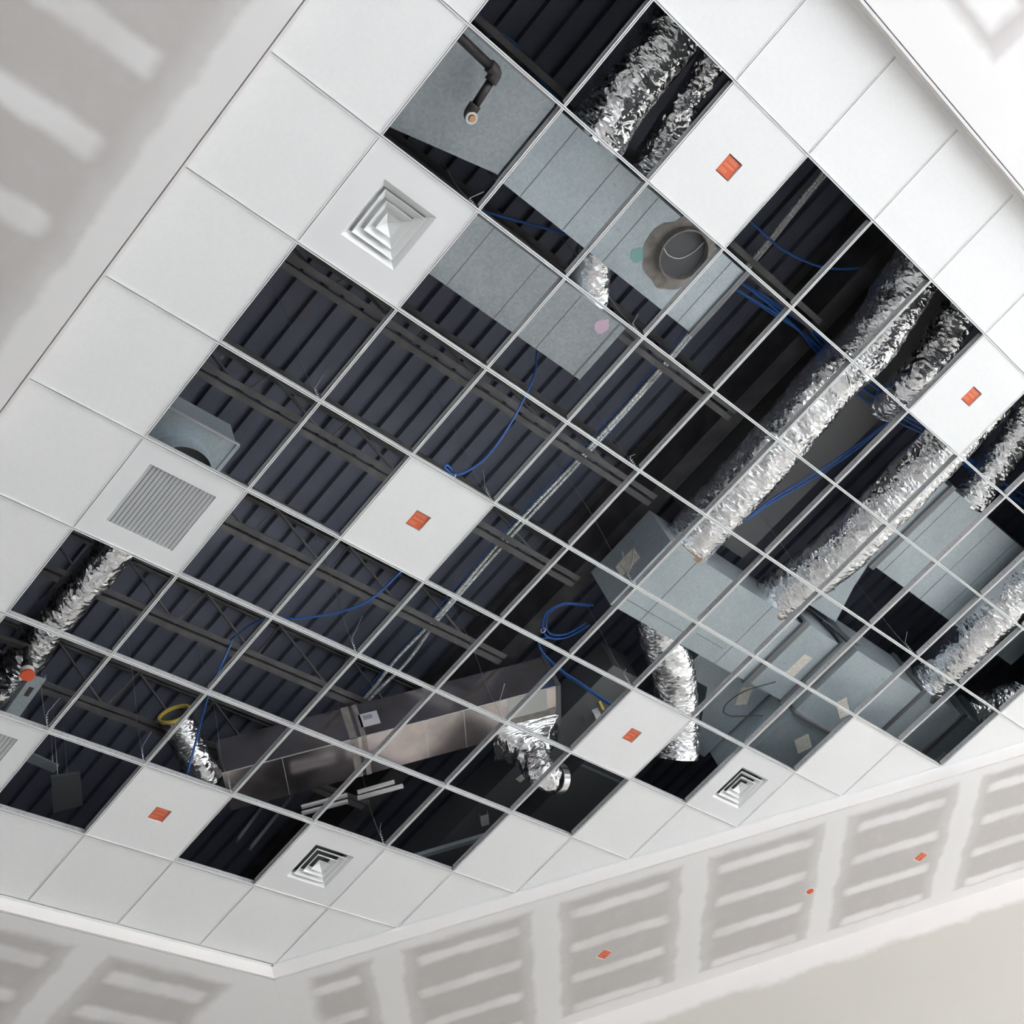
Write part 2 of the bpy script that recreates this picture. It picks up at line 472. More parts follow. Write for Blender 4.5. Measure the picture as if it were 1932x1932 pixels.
glazed_wall('wall_right', False, RX1, 0.15, RY0, DW - RX1 + 0.1, [(RY0 + 0.2, -2.4)], FLOOR + 0.3, -1.35)
WN = 1
for (u0, u1) in [(-4, -0.6), (-0.5, 2.9), (3.0, 6.4), (6.5, 9.9)]:
    w = thing('window_%d' % WN, ((u0 + u1) / 2, RY0 - 0.08, FLOOR + 0.3)); w['kind'] = 'structure'; WN += 1
    za, zb = FLOOR + 0.3, -1.35
    for (a, b, c, d) in ((u0, u0 + 0.06, za, zb), (u1 - 0.06, u1, za, zb), (u0 + 0.06, u1 - 0.06, za, za + 0.06), (u0 + 0.06, u1 - 0.06, zb - 0.06, zb),
                         ((u0 + u1) / 2 - 0.03, (u0 + u1) / 2 + 0.03, za + 0.06, zb - 0.06)):
        box('mullion', (a, b, RY0 - 0.12, RY0 - 0.05, c, d), 'window_metal', w)

# roof deck: corrugated sheet, flutes along y
def build_deck():
    V, F = [], []
    x = RX0; xs = []
    ph = 0.0
    P = 0.1524
    k0 = int((RX0 - 1.0) / P) - 1
    prof = []
    for k in range(k0, int((RX1 + 1) / P) + 2):
        xb = k * P + 0.094
        prof += [(xb - 0.018, 0.038), (xb + 0.018, 0.038), (xb + 0.024, 0.0), (xb + P - 0.024, 0.0)]
    for (px, pz) in prof:
        V += [(px, RY0 - 0.1, DECK + pz), (px, RY1 + 0.1, DECK + pz)]
    for i in range(len(prof) - 1):
        F.append((2 * i, 2 * i + 1, 2 * i + 3, 2 * i + 2))
    obj('roof_deck', V, F, 'deck', kind='structure')
    box('roof_slab', (RX0 - 0.2, RX1 + 0.2, RY0 - 0.2, RY1 + 0.2, DECK + 0.06, DECK + 0.16), 'deck', kind='structure')
build_deck()

# gypsum soffit around the recess: separate boards
FT, GP = 0.014, 0.006   # thickness of the edge trim, open shadow joint beside it
ceiling = thing('ceiling', (2.0, 2.0, -HS)); ceiling['kind'] = 'structure'
T0 = DG / R2
def uvd(s, t): return (s, t - T0)
J0 = 0.17
k = 0
ss = [sA - 0.1] + [J0 + 1.165 * i for i in range(-5, 8) if sA < J0 + 1.165 * i < sB] + [sB + 0.1]
tip_s = (2 * 3.046 - DG) / R2     # s of the corner between back and diagonal edges
for a, b in zip(ss[:-1], ss[1:]):
    if b <= -1.74: continue
    a2 = max(a, -1.74)
    diag_prism('drywall_panel', a2, b, T0 + FT + GP, DW / R2 + 0.02, -HS, -HS + 0.016, 'drywall_diag', ceiling, uvd)
def rect_panel(x0, x1, y0, y1, m, uvf):
    pts = [(x0, y0), (x1, y0), (x1, y1), (x0, y1)]
    prism('drywall_panel', pts, -HS, -HS + 0.016, m, ceiling, uvs=[uvf(*p) for p in pts])
# left boards (edge x = XL): s across the stripes' pitch runs along y, t = distance from the edge
for y0, y1 in ((YR, 0.3), (0.3, 1.52), (1.52, 2.74), (2.74, 3.96), (3.96, YB)):
    # stripes run away from the edge, so u (s) is measured along x and v along y
    rect_panel(RX0, XL - FT - GP, y0, y1, 'drywall_left', lambda x, y: (XL - x, y))
# back boards
bp_ = [(RX0, 0.56), (0.56, 1.78), (1.78, 3.00)]
for x0, x1 in bp_: rect_panel(x0, x1, YB + FT + GP, RY1, 'drywall_back', lambda x, y: (x, y - YB))
cx, cy = DG - YB, YB
pts = [(3.00, YB + FT + GP), (cx + FT + GP - 0.001, YB + FT + GP), ((-1.74 + DW / R2) / R2, (DW / R2 + 1.74) / R2), (DW - RY1 - 0.0, RY1)]
if pts[3][0] < 3.0: pts[3] = (3.0, RY1)
prism('drywall_panel', pts, -HS, -HS + 0.016, 'drywall_back', ceiling, uvs=[(x, y - YB) for x, y in pts])
# right boards
for x0, x1 in ((RX0, -0.3), (-0.3, 1.6), (1.6, 3.5), (3.5, 5.4), (5.4, 7.3), (7.3, 9.2), (9.2, RX1)):
    pts = clip([(x0, RY0), (x1, RY0), (x1, YR - FT - GP), (x0, YR - FT - GP)], 1, 1, DW)
    prism('drywall_panel', pts, -HS, -HS + 0.016, 'drywall_right', ceiling, uvs=[(x, YR - y) for x, y in pts])
# fascia (the vertical white edge of the recess)
box('trim_1', (XL - FT, XL, YR, YB, -HS - 0.0006, 0.03), 'fascia', kind='structure')
box('trim_2', (XL, DG - YR, YR - FT, YR, -HS - 0.0006, 0.03), 'fascia', kind='structure')
box('trim_3', (XL, cx, YB, YB + FT, -HS - 0.0006, 0.03), 'fascia', kind='structure')
diag_prism('trim_4', (cx - cy) / R2, (DG - 2 * YR) / R2, T0, T0 + FT, -HS - 0.0006, 0.03, 'fascia', kind='structure')

# ------------------------------------------------------------------ suspended grid, tiles
grid = thing('ceiling_grid', (2.4, 2.1, 0.0))
tag(grid, 'white metal suspension grid of narrow tees, half filled with plain white square tiles', 'ceiling grid')
def tee_profile():
    f, g = 0.0076, 0.0019     # half flange, half groove
    return [(-f, -0.004), (-g, -0.004), (-g, 0.003), (g, 0.003), (g, -0.004), (f, -0.004), (f, 0.0), (g + 0.001, 0.0045), (0.0009, 0.0045),
            (0.0009, 0.033), (0.0032, 0.033), (0.0032, 0.040), (-0.0032, 0.040), (-0.0032, 0.033), (-0.0009, 0.033), (-0.0009, 0.0045), (-g - 0.001, 0.0045), (-f, 0.0)]
TP = tee_profile()
def tee_mesh(L, notch=0.0):
    V = [(-L / 2, a, b) for a, b in TP] + [(L / 2, a, b) for a, b in TP]
    if notch:
        V = [(x - math.copysign(notch, x) if z > 0.02 else x, y, z) for x, y, z in V]
    n = len(TP)
    F = [(i, (i + 1) % n, n + (i + 1) % n, n + i) for i in range(n)]
    F += [tuple(range(n)), tuple(range(n, 2 * n))[::-1]]
    me = bpy.data.meshes.new('tee')
    zc = 0.018
    me.from_pydata([(x, y, z - zc) for x, y, z in V], [], F)
    me.materials.append(MATS['tee_white']); me.materials.append(MATS['tee_groove']); me.materials.append(MATS['tee_web'])
    for i in (1, 2, 3): me.polygons[i].material_index = 1
    for i in range(7, 16): me.polygons[i].material_index = 2
    return me
def tee(name, mesh, c, rz):
    o = bpy.data.objects.new(name, mesh); COL.objects.link(o)
    put(o, Vector((c[0], c[1], 0.018)), grid); o.rotation_euler = (0, 0, rz)
for b in range(-1, 9):
    y = b * S; x1 = min(DG - y, DG - YR)
    L = x1 - XL
    tee('main_tee', tee_mesh(L), ((XL + x1) / 2, y), 0)
xt = tee_mesh(S - 0.016, 0.009)
for a in range(0, 16):
    for b in range(-2, 9):
        y0, y1 = max(b * S, YR), min((b + 1) * S, YB)
        ym = DG - a * S
        if y0 + 0.12 > ym: continue
        y1 = min(y1, ym)
        if abs((y1 - y0) - S) < 0.03: tee('cross_tee', xt, (a * S, (y0 + y1) / 2), math.pi / 2)
        else: tee('cross_tee', tee_mesh(y1 - y0 - 0.016), (a * S, (y0 + y1) / 2), math.pi / 2)
# wall angle
box('wall_angle', (XL, XL + 0.022, YR, YB, -0.005, -0.003), 'tee_white', grid)
box('wall_angle', (XL, DG - YR, YR, YR + 0.022, -0.005, -0.003), 'tee_white', grid)
box('wall_angle', (XL, cx, YB - 0.022, YB, -0.005, -0.003), 'tee_white', grid)
diag_prism('wall_angle', (cx - cy) / R2, (DG - 2 * YR) / R2, T0 - 0.022, T0, -0.005, -0.003, 'tee_white', grid)

OPEN = {-1: {0, 1, 3, 4, 5, 7, 8}, 0: set(range(0, 11)), 1: set(range(1, 11)), 2: set(range(0, 11)), 3: {0, 1, 3, 4, 5, 6, 7, 8},
        4: {1, 2, 3, 4, 5, 7}, 5: set(range(0, 7)), 6: set(range(0, 6)), 7: {1, 3}}
DIFF = {(0, 1), (8, 4), (4, 7)}
GRILL = {(0, 4), (0, 7)}
HOLE = {(2, -1), (2, 3), (2, 7), (6, 4), (6, -1)}
def tile_poly(a, b, g=0.003):
    p = [(a * S + g, b * S + g), ((a + 1) * S - g, b * S + g), ((a + 1) * S - g, (b + 1) * S - g), (a * S + g, (b + 1) * S - g)]
    p = clip(p, 1, 1, DG - 0.004); p = clip(p, -1, 0, -(XL + 0.003)); p = clip(p, 0, -1, -(YR + 0.003)); p = clip(p, 0, 1, YB - 0.003)
    return p
def frame_verts(x0, x1, y0, y1, hx0, hx1, hy0, hy1, z0, z1):
    o = [(x0, y0), (x1, y0), (x1, y1), (x0, y1)]; i = [(hx0, hy0), (hx1, hy0), (hx1, hy1), (hx0, hy1)]
    V = [(*p, z) for z in (z0, z1) for p in o + i]
    F = []
    for k in range(4):
        j = (k + 1) % 4
        F += [(k, k + 4, j + 4, j), (8 + k, 8 + j, 12 + j, 12 + k), (k, j, 8 + j, 8 + k), (4 + k, 12 + k, 12 + j, 4 + j)]
    return V, F
HW = 0.052
for a in range(-1, 16):
    for b in range(-2, 9):
        if a in OPEN.get(b, ()) or (a, b) in DIFF or (a, b) in GRILL: continue
        p = tile_poly(a, b)
        if len(p) < 3: continue
        ar = 0.5 * abs(sum(p[i][0] * p[(i + 1) % len(p)][1] - p[(i + 1) % len(p)][0] * p[i][1] for i in range(len(p))))
        if ar < 0.02: continue
        if (a, b) in HOLE:
            mx, my = (a + 0.5) * S, (b + 0.5) * S
            V, F = frame_verts(a * S + .003, (a + 1) * S - .003, b * S + .003, (b + 1) * S - .003, mx - HW, mx + HW, my - HW, my + HW, 0.0005, 0.016)
            obj('ceiling_tile', V, F, 'tile_white', grid)
        else: prism('ceiling_tile', p, 0.0005, 0.016, 'tile_white', grid)

# ------------------------------------------------------------------ diffusers and grilles
def diffuser(a, b, label, back='duct_inside', lip=0.006):
    mx, my = (a + .5) * S, (b + .5) * S
    t = tag(thing('ceiling_diffuser', (mx, my, 0)), label, 'air diffuser', 'louvred supply diffusers')
    h = S / 2 - .003; q = 0.163
    V, F = frame_verts(mx - h, mx + h, my - h, my + h, mx - q, mx + q, my - q, my + q, 0.0005, 0.006)
    obj('panel', V, F, 'panel_white', t)
    # nested four-sided cones, flaring downwards
    for k, (r, rin) in enumerate(((0.163, 0.130), (0.1255, 0.090), (0.0855, 0.051))):
        zb, zt = (0.001, 0.030) if k == 0 else (0.003, 0.034)
        V = [(mx + sx * rr, my + sy * rr, z) for (rr, z) in ((r, zb), (r - lip, zb), (rin, zt), (rin, zt + 0.0015), (r, zb + 0.003)) for sx, sy in ((-1, -1), (1, -1), (1, 1), (-1, 1))]
        F = []
        for j in range(5):
            for i in range(4):
                F.append((j * 4 + i, j * 4 + (i + 1) % 4, ((j + 1) % 5) * 4 + (i + 1) % 4, ((j + 1) % 5) * 4 + i))
        obj('cone_louver', V, F, 'diffuser_white', t)
    r = 0.0455
    V = [(mx - r, my - r, 0.004), (mx + r, my - r, 0.004), (mx + r, my + r, 0.004), (mx - r, my + r, 0.004), (mx, my, 0.034)]
    obj('centre_cone', V, [(0, 1, 4), (1, 2, 4), (2, 3, 4), (3, 0, 4)], 'diffuser_white', t)
    V, F = frame_verts(mx - .18, mx + .18, my - .18, my + .18, mx - .165, mx + .165, my - .165, my + .165, 0.006, 0.09)
    obj('neck', V, F, 'grille_white', t)
    box('back_plate', (mx - .18, mx + .18, my - .18, my + .18, 0.09, 0.095), back, t)
    return t
diffuser(0, 1, 'louvred square air diffuser next to the black sprinkler pipe opening, largest of three', 'grille_white', 0.0018)
diffuser(4, 7, 'louvred square air diffuser nearest the ceiling corner at bottom')
diffuser(8, 4, 'louvred square air diffuser at lower right beside the diagonal ceiling edge')
def grille(a, b, label):
    mx, my = (a + .5) * S, (b + .5) * S
    t = tag(thing('return_grille', (mx, my, 0)), label, 'air grille', 'return air grilles')
    h = S / 2 - .003; q = 0.193
    V, F = frame_verts(mx - h, mx + h, my - h, my + h, mx - q, mx + q, my - q, my + q, 0.0005, 0.010)
    obj('panel', V, F, 'panel_white', t)
    n = 17
    base = None
    for i in range(n):
        x = mx - q + (i + 0.5) * 2 * q / n
        if base is None:
            w = 2 * q / n
            V = [(x - w * .31, my - q, 0.013), (x + w * .31, my - q, 0.002), (x + w * .31, my + q, 0.002), (x - w * .31, my + q, 0.013),
                 (x - w * .31, my - q, 0.015), (x + w * .31, my - q, 0.004), (x + w * .31, my + q, 0.004), (x - w * .31, my + q, 0.015)]
            base = obj('slat', V, BOXF, 'grille_white', t); bx = x
        else:
            o = base.copy(); COL.objects.link(o); o.parent = t; o.location = base.location + Vector((x - bx, 0, 0))
    box('back_plate', (mx - q, mx + q, my - q, my + q, 0.030, 0.035), 'duct_inside', t)
    return t
grille(0, 4, 'white return grille with parallel slats beside the round metal boot')
grille(0, 7, 'white return grille panel cut off by the left frame edge')

# ------------------------------------------------------------------ sprinkler covers
def cover(c, z, label, zrot=0.0, proud=False):
    x, y = c
    t = tag(thing('sprinkler_cover', (x, y, z)), label, 'sprinkler cover', 'orange sprinkler covers')
    r = 0.047 if not proud else 0.042
    ca, sa = math.cos(zrot), math.sin(zrot)
    pts = [(x + ca * i - sa * j, y + sa * i + ca * j) for i, j in ((-r, -r), (r, -r), (r, r), (-r, r))]
    zz = z - 0.003 if proud else z + 0.007
    prism('card', pts, zz, zz + 0.003, 'cover_orange', t, uvs=[(0, 1), (1, 1), (1, 0), (0, 0)])
    if proud:
        pts2 = [(x + ca * i - sa * j, y + sa * i + ca * j) for i, j in ((-r - .004, -r - .004), (r + .004, -r - .004), (r + .004, r + .012), (-r - .004, r + .012))]
        prism('backing', pts2, z - 0.0015, z + 0.002, 'fascia', t)
    else:
        V, F = frame_verts(x - .058, x + .058, y - .058, y + .058, x - .048, x + .048, y - .048, y + .048, z + 0.017, z + 0.020)
        obj('cup_rim', V, F, 'hole_dark', t)
        box('cup', (x - .058, x + .058, y - .058, y + .058, z + 0.020, z + 0.06), 'hole_dark', t)
for (a, b), l in (((2, -1), 'orange square sprinkler cover in the tile at upper right of the ring collar'),
                  ((2, 3), 'orange square sprinkler cover in the lone tile amid open bays at centre'),
                  ((2, 7), 'orange square sprinkler cover in the tile below the yellow-ringed duct'),
                  ((6, 4), 'orange square sprinkler cover in the tile beside the hanging foil elbow'),
                  ((6, -1), 'orange square sprinkler cover in the tile nearest the right frame edge')):
    cover(((a + .5) * S, (b + .5) * S), 0.0, l)
cover((5.373, 4.458), -HS, 'orange square sprinkler cover in grey drywall, lower left of the drywall pair', 0.0, True)
cover((7.317, 2.544), -HS, 'orange square sprinkler cover in grey drywall, upper right of the drywall pair', 0.0, True)
t = tag(thing('sprinkler_cover', (6.612, 3.244, -HS)), 'small round orange sprinkler cap on a white taped drywall joint', 'sprinkler cover', 'orange sprinkler covers')
disc('cap', (6.612, 3.244, -HS - 0.006), (0, 0, 1), 0.030, 0.006, 'cap_orange', t)
ring('escutcheon', (6.612, 3.244, -HS - 0.002), (0, 0, 1), 0.040, 0.030, 0.002, 'fascia', t)

# ------------------------------------------------------------------ bar joists
def joist(y, label):
    x0, x1 = RX0 + 0.3, 3.44
    t = tag(thing('bar_joist', ((x0 + x1) / 2, y, 0.86)), label, 'steel joist', 'open web roof joists')
    for nm, zb, sgn in (('bottom_chord', 0.86, 1), ('top_chord', DECK, -1)):
        for sd in (-1, 1):
            # an angle: horizontal leg + vertical leg
            w, th = 0.038, 0.004
            ya, yb = y + sd * 0.011, y + sd * (0.011 + w)
            P = [(ya, 0), (yb, 0), (yb, th), (ya + sd * th, th), (ya + sd * th, w), (ya, w)]
            V = [(xx, yy, zb + sgn * zz) for xx in (x0, x1) for yy, zz in P]
            F = [(i, (i + 1) % 6, 6 + (i + 1) % 6, 6 + i) for i in range(6)] + [tuple(range(6)), tuple(range(6, 12))[::-1]]
            obj(nm, V, F, 'steel_dark', t)
    pts = []
    k = int((x0 - 0.36) / 0.61)
    x = 0.36 + 0.61 * k
    while x < x1 - 0.4:
        if x > x0: pts += [(x, y, DECK - 0.02), (x + 0.305, y, 0.88)]
        x += 0.61
    tube('web_rod', pts, 0.010, 'steel_dark', t, seg=8, raw=True)
for i, l in enumerate(('steel bar joist hidden deepest behind the top right tiles', 'steel bar joist running behind the galvanized trunk duct at top',
                       'steel bar joist crossing above the second galvanized duct', 'steel bar joist crossing just below the largest diffuser',
                       'steel bar joist passing above the round metal return boot', 'steel bar joist behind the slatted return grille panel',
                       'steel bar joist crossing above the left foil duct', 'steel bar joist passing the yellow-ringed duct collar')):
    joist(-0.775 + 0.7735 * i, l)

# girder that carries the joist ends, and the grey beam beyond it
t = tag(thing('roof_girder', (3.52, 2.0, 0.95)), 'dark steel roof girder at which the joists end, left of the long foil duct', 'steel beam')
box('bottom_flange', (3.455, 3.605, RY0 + 0.1, 7.3, 0.95, 0.965), 'girder_dark', t)
box('web', (3.525, 3.535, RY0 + 0.1, 7.3, 0.965, 1.385), 'girder_dark', t)
box('top_flange', (3.455, 3.605, RY0 + 0.1, 7.3, 1.385, 1.40), 'girder_dark', t)
t = tag(thing('steel_beam', (4.1, 0.8, 0.80)), 'dull grey flat-bottomed beam between the two thick foil ducts', 'steel beam')
box('beam_casing', (3.88, 4.46, -1.6, 1.54, 0.88, 1.38), 'beam_grey', t)
# ------------------------------------------------------------------ rectangular ducts
def seam(parent, x0, x1, y0, y1, z, m='seam_dark'): return box('seam', (x0, x1, y0, y1, z - 0.0015, z + 0.001), m, parent)
def flangex(parent, x, y0, y1, z0, z1, w=0.028, d=0.020):
    """pair of standing transverse flange bars around a duct that runs along x"""
    for dx in (-w / 2 - 0.001, w / 2 + 0.001):
        V, F = [], []
        # a rectangular ring in the y-z plane
        o = [(y0 - d, z0 - d), (y1 + d, z0 - d), (y1 + d, z1 + d), (y0 - d, z1 + d)]; i = [(y0, z0), (y1, z0), (y1, z1), (y0, z1)]
        V = [(x + dx + e, *p) for e in (-w / 2, w / 2) for p in o + i]
        for k in range(4):
            j = (k + 1) % 4
            F += [(k, k + 4, j + 4, j), (8 + k, 8 + j, 12 + j, 12 + k), (k, j, 8 + j, 8 + k), (4 + k, 12 + k, 12 + j, 4 + j)]
        obj('flange', V, F, 'galvanized_dark', parent)
def sticker(parent, c, z, lx, ly, rz=0.0, m='sticker'):
    return obox('label_sticker', c, rz, lx, ly, z - 0.0022, z, m, parent)

# B: trunk duct at top with the open round collar
t = tag(thing('trunk_duct', (1.6, 0.26, 0.45)), 'galvanized trunk duct with a sealed round collar opening underneath', 'air duct')
box('body', (0.86, 2.40, 0.035, 0.485, 0.45, 0.80), 'galvanized', t)
flangex(t, 0.83, 0.035, 0.485, 0.45, 0.80, 0.018, 0.015)
flangex(t, 2.40, 0.035, 0.485, 0.45, 0.80, 0.018, 0.015)
for x in (0.98, 1.30, 1.62, 2.27): seam(t, x, x + 0.004, 0.037, 0.483, 0.45)
CX, CY = 1.965, 0.175
disc('sealant_patch', (CX, CY + 0.01, 0.447), (0, 0, 1), 0.215, 0.004, 'sealant', t, seg=90, wob=0.3)
ring('collar', (CX, CY, 0.400), (0, 0, 1), 0.150, 0.142, 0.050, 'sealant', t)
disc('opening', (CX, CY, 0.4455), (0, 0, 1), 0.143, 0.001, 'duct_inside', t)
disc('paint_mark', (CX - 0.20, CY + 0.16, 0.4482), (0, 0, 1), 0.045, 0.001, 'green_mark', t, wob=0.5)
tube('damper_edge', [(CX - 0.125, CY + 0.04, 0.43), (CX - 0.06, CY + 0.055, 0.43), (CX + 0.01, CY + 0.03, 0.43), (CX + 0.05, CY - 0.04, 0.43), (CX + 0.06, CY - 0.12, 0.43)], 0.0025, 'wire_bright', t, seg=6, step=0.015)
# A: transition with the pipe below
t = tag(thing('duct_transition', (0.4, 0.3, 0.45)), 'flared galvanized duct transition above the black sprinkler pipe', 'air duct')
prism('body', [(-0.45, 0.03), (0.805, 0.03), (0.805, 0.47), (0.79, 0.47), (0.19, 0.612), (-0.45, 0.70)], 0.45, 0.80, 'galvanized_darker', t)
box('edge_flange', (-0.45, 0.80, 0.006, 0.030, 0.45, 0.50), 'galvanized_dark', t)
# C: second duct
t = tag(thing('branch_duct', (1.1, 0.88, 0.45)), 'plain galvanized duct ending in mid air, pink spray mark near its end', 'air duct')
box('body', (0.10, 2.03, 0.69, 1.08, 0.45, 0.78), 'galvanized_darker', t)
for x in (0.98, 1.33, 1.66): seam(t, x, x + 0.004, 0.692, 1.078, 0.45)
seam(t, 1.975, 1.986, 0.692, 1.078, 0.45)
disc('paint_mark', (1.90, 0.76, 0.4485), (0, 0, 1), 0.045, 0.001, 'pink_mark', t, wob=0.5)
# H: long main on the right side
t = tag(thing('main_duct', (4.2, 1.88, 0.45)), 'long galvanized main duct at right fed by foil flexible ducts, dark open-jointed left end', 'air duct')
box('body', (3.42, 4.90, 1.595, 2.18, 0.45, 0.80), 'galvanized', t)
for x in (3.72, 4.13, 4.55): seam(t, x, x + 0.005, 1.597, 2.178, 0.45)
seam(t, 3.43, 4.15, 2.09, 2.094, 0.45); seam(t, 4.2, 4.5, 2.05, 2.054, 0.45)
flangex(t, 4.925, 1.57, 2.18, 0.45, 0.80)
box('body', (4.955, 5.345, 1.57, 2.175, 0.45, 0.80), 'galvanized', t)
flangex(t, 5.375, 1.55, 2.17, 0.45, 0.80)
sticker(t, (5.21, 1.88), 0.45, 0.10, 0.22, 0.0)
tg = box('label_sticker', (3.4175, 3.4195, 1.83, 2.01, 0.55, 0.66), 'sticker', t)
tube('hanger_hook', [(3.40, 1.80, 0.70), (3.40, 1.87, 0.57), (3.40, 1.93, 0.52), (3.40, 2.02, 0.50)], 0.004, 'wire', t, seg=6)
# H3: lower, wider box
t = tag(thing('plenum_box', (5.9, 2.05, 0.36)), 'wide galvanized plenum box with two paper labels and a long joint flange', 'air duct')
box('body', (5.44, 6.35, 1.51, 2.15, 0.36, 0.78), 'galvanized', t)
box('joint_flange', (5.44, 6.32, 2.152, 2.168, 0.335, 0.76), 'galvanized_shiny', t)
box('joint_flange', (5.44, 6.32, 2.170, 2.186, 0.335, 0.76), 'galvanized_dark', t)
box('body', (5.43, 6.30, 2.188, 2.90, 0.36, 0.76), 'galvanized', t)
flangex(t, 6.37, 1.505, 2.15, 0.38, 0.78)
sticker(t, (5.82, 1.95), 0.36, 0.20, 0.09, 0.5); sticker(t, (5.80, 2.36), 0.36, 0.17, 0.12, 0.5)
tube('control_wire', [(5.1, 2.05, 0.40), (4.95, 2.25, 0.42), (4.92, 2.42, 0.42), (5.02, 2.47, 0.42), (5.3, 2.34, 0.42)], 0.004, 'cable_black', t, seg=6)
# H4/H5
t = tag(thing('end_duct', (6.9, 1.75, 0.38)), 'galvanized duct section with standing seams at far right, pinkish label at its end', 'air duct')
box('body', (6.40, 6.955, 1.495, 2.15, 0.38, 0.76), 'galvanized', t)
flangex(t, 6.985, 1.49, 2.15, 0.38, 0.76)
box('body', (7.015, 7.90, 1.49, 2.15, 0.38, 0.76), 'galvanized', t)
sticker(t, (7.24, 1.93), 0.38, 0.10, 0.18, 0.0)
# side fittings between main duct and boxes
t = tag(thing('mounting_strap', (5.35, 1.52, 0.6)), 'perforated flat metal strap slanting against the main duct side', 'metal strap')
obj('strap', [(5.12, 1.545, 0.80), (5.22, 1.53, 0.80), (5.52, 1.49, 0.42), (5.42, 1.505, 0.42), (5.12, 1.549, 0.80), (5.22, 1.534, 0.80), (5.52, 1.494, 0.42), (5.42, 1.509, 0.42)], BOXF, 'galvanized_dark', t)
# box under the main on the left-down side (dark)
t = tag(thing('drop_box', (4.85, 2.5, 0.6)), 'dark grey metal box under the main duct with a paper tag and loose wire', 'air duct')
prism('body', [(4.55, 2.20), (5.41, 2.20), (5.41, 2.95), (5.30, 2.95), (4.86, 2.43), (4.55, 2.43)], 0.61, 0.84, 'galvanized', t)
sticker(t, (5.22, 2.35), 0.61, 0.18, 0.10, 1.0)
# L: upper right duct + elbow leg
t = tag(thing('cross_duct', (5.7, 0.6, 0.62)), 'galvanized cross duct at upper right joined by a dark standing flange', 'air duct')
box('body', (5.215, 7.3, 0.215, 0.985, 0.62, 0.84), 'galvanized', t)
flangex(t, 5.185, 0.215, 0.99, 0.62, 0.82)
prism('elbow_leg', [(4.80, 0.22), (5.155, 0.22), (5.155, 1.0), (5.22, 1.2), (5.36, 1.49), (4.97, 1.49), (4.86, 1.0)], 0.62, 0.84, 'galvanized', t)
for x in (5.32, 5.85, 6.15): seam(t, x, x + 0.004, 0.217, 0.983, 0.62)
# O: diagonal duct at the lower middle
t = tag(thing('diagonal_duct', (2.8, 3.9, 0.5)), 'shiny diagonal rectangular duct with a pinkish reflection tinted into its colour, white sticker and grey sealed joint', 'air duct')
TO0, TO1, SO0, SO1 = 6.545 / R2, 7.06 / R2, (2.02 - 4.52) / R2, (3.66 - 2.94) / R2
diag_prism('body', SO0, SO1, TO0, TO1, 0.50, 0.80, 'galvanized_shiny', t)
sj = (2.62 - 3.93) / R2
for e, w in ((0.0, 0.05), (0.075, 0.035)): diag_prism('sealed_joint', sj + e, sj + e + w, TO0 - 0.003, TO1 + 0.003, 0.497, 0.803, 'sealant', t)
for sq in (-1.38, -0.42, -0.15, 0.22): diag_prism('seam', sq, sq + 0.004, TO0 + .002, TO1 - .002, 0.4985, 0.501, 'wire_bright', t)
diag_prism('corner_edge', SO0, SO1, TO0 - 0.003, TO0 + 0.004, 0.4975, 0.502, 'wire_bright', t)
diag_prism('end_patch', 0.16, 0.44, TO0 + 0.01, TO1 - 0.01, 0.4978, 0.4995, 'pale_patch', t)
diag_prism('sealant_patch', 0.13, 0.50, TO0 + 0.20, TO1 + 0.002, 0.4972, 0.4977, 'sealant', t)
diag_prism('end_cap', SO1, SO1 + 0.03, TO0 - 0.012, TO1 + 0.012, 0.488, 0.812, 'galvanized_dark', t)
st = diag_prism('sticker', -0.83, -0.70, TO0 - 0.003, TO0 - 0.001, 0.58, 0.70, 'sticker_white', t)
diag_prism('sticker_print', -0.80, -0.74, TO0 - 0.004, TO0 - 0.003, 0.64, 0.68, 'sticker_ink', st)
# W: dark duct behind the foil boot
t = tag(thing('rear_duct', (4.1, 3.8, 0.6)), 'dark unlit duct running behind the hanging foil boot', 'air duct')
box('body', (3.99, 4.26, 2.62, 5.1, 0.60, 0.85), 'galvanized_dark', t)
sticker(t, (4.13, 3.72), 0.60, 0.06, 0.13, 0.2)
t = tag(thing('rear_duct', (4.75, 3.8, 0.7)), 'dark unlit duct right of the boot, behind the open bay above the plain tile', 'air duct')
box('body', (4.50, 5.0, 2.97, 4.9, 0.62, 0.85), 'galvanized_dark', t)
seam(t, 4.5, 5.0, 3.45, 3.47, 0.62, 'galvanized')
t = tag(thing('control_box', (4.193, 3.005, 0.56)), 'small grey control box with a yellow label under the dark rear duct', 'control box')
obox('housing', (4.193, 3.005), 0.5, 0.07, 0.045, 0.55, 0.60, 'sticker_white', t)
obox('yellow_label', (4.165, 2.929), 0.5, 0.05, 0.018, 0.552, 0.60, 'yellow', t)
obox('bracket', (4.163, 3.055), 0.5, 0.05, 0.08, 0.57, 0.60, 'galvanized_dark', t)
# S: return boot box with round collar
t = tag(thing('return_boot', (0.3, 2.75, 0.5)), 'shiny galvanized return air boot with a round collar under the left joist', 'air duct')
box('body', (-0.25, 0.645, 2.455, 3.05, 0.50, 0.70), 'galvanized', t)
box('edge_flange', (-0.25, 0.665, 2.447, 2.4545, 0.494, 0.512), 'wire_bright', t)
box('edge_flange', (0.646, 0.668, 2.455, 3.05, 0.49, 0.515), 'galvanized', t)
ring('collar', (0.443, 2.722, 0.385), (0, 0, 1), 0.182, 0.178, 0.115, 'galvanized', t)
disc('opening', (0.443, 2.722, 0.489), (0, 0, 1), 0.178, 0.002, 'duct_inside', t)

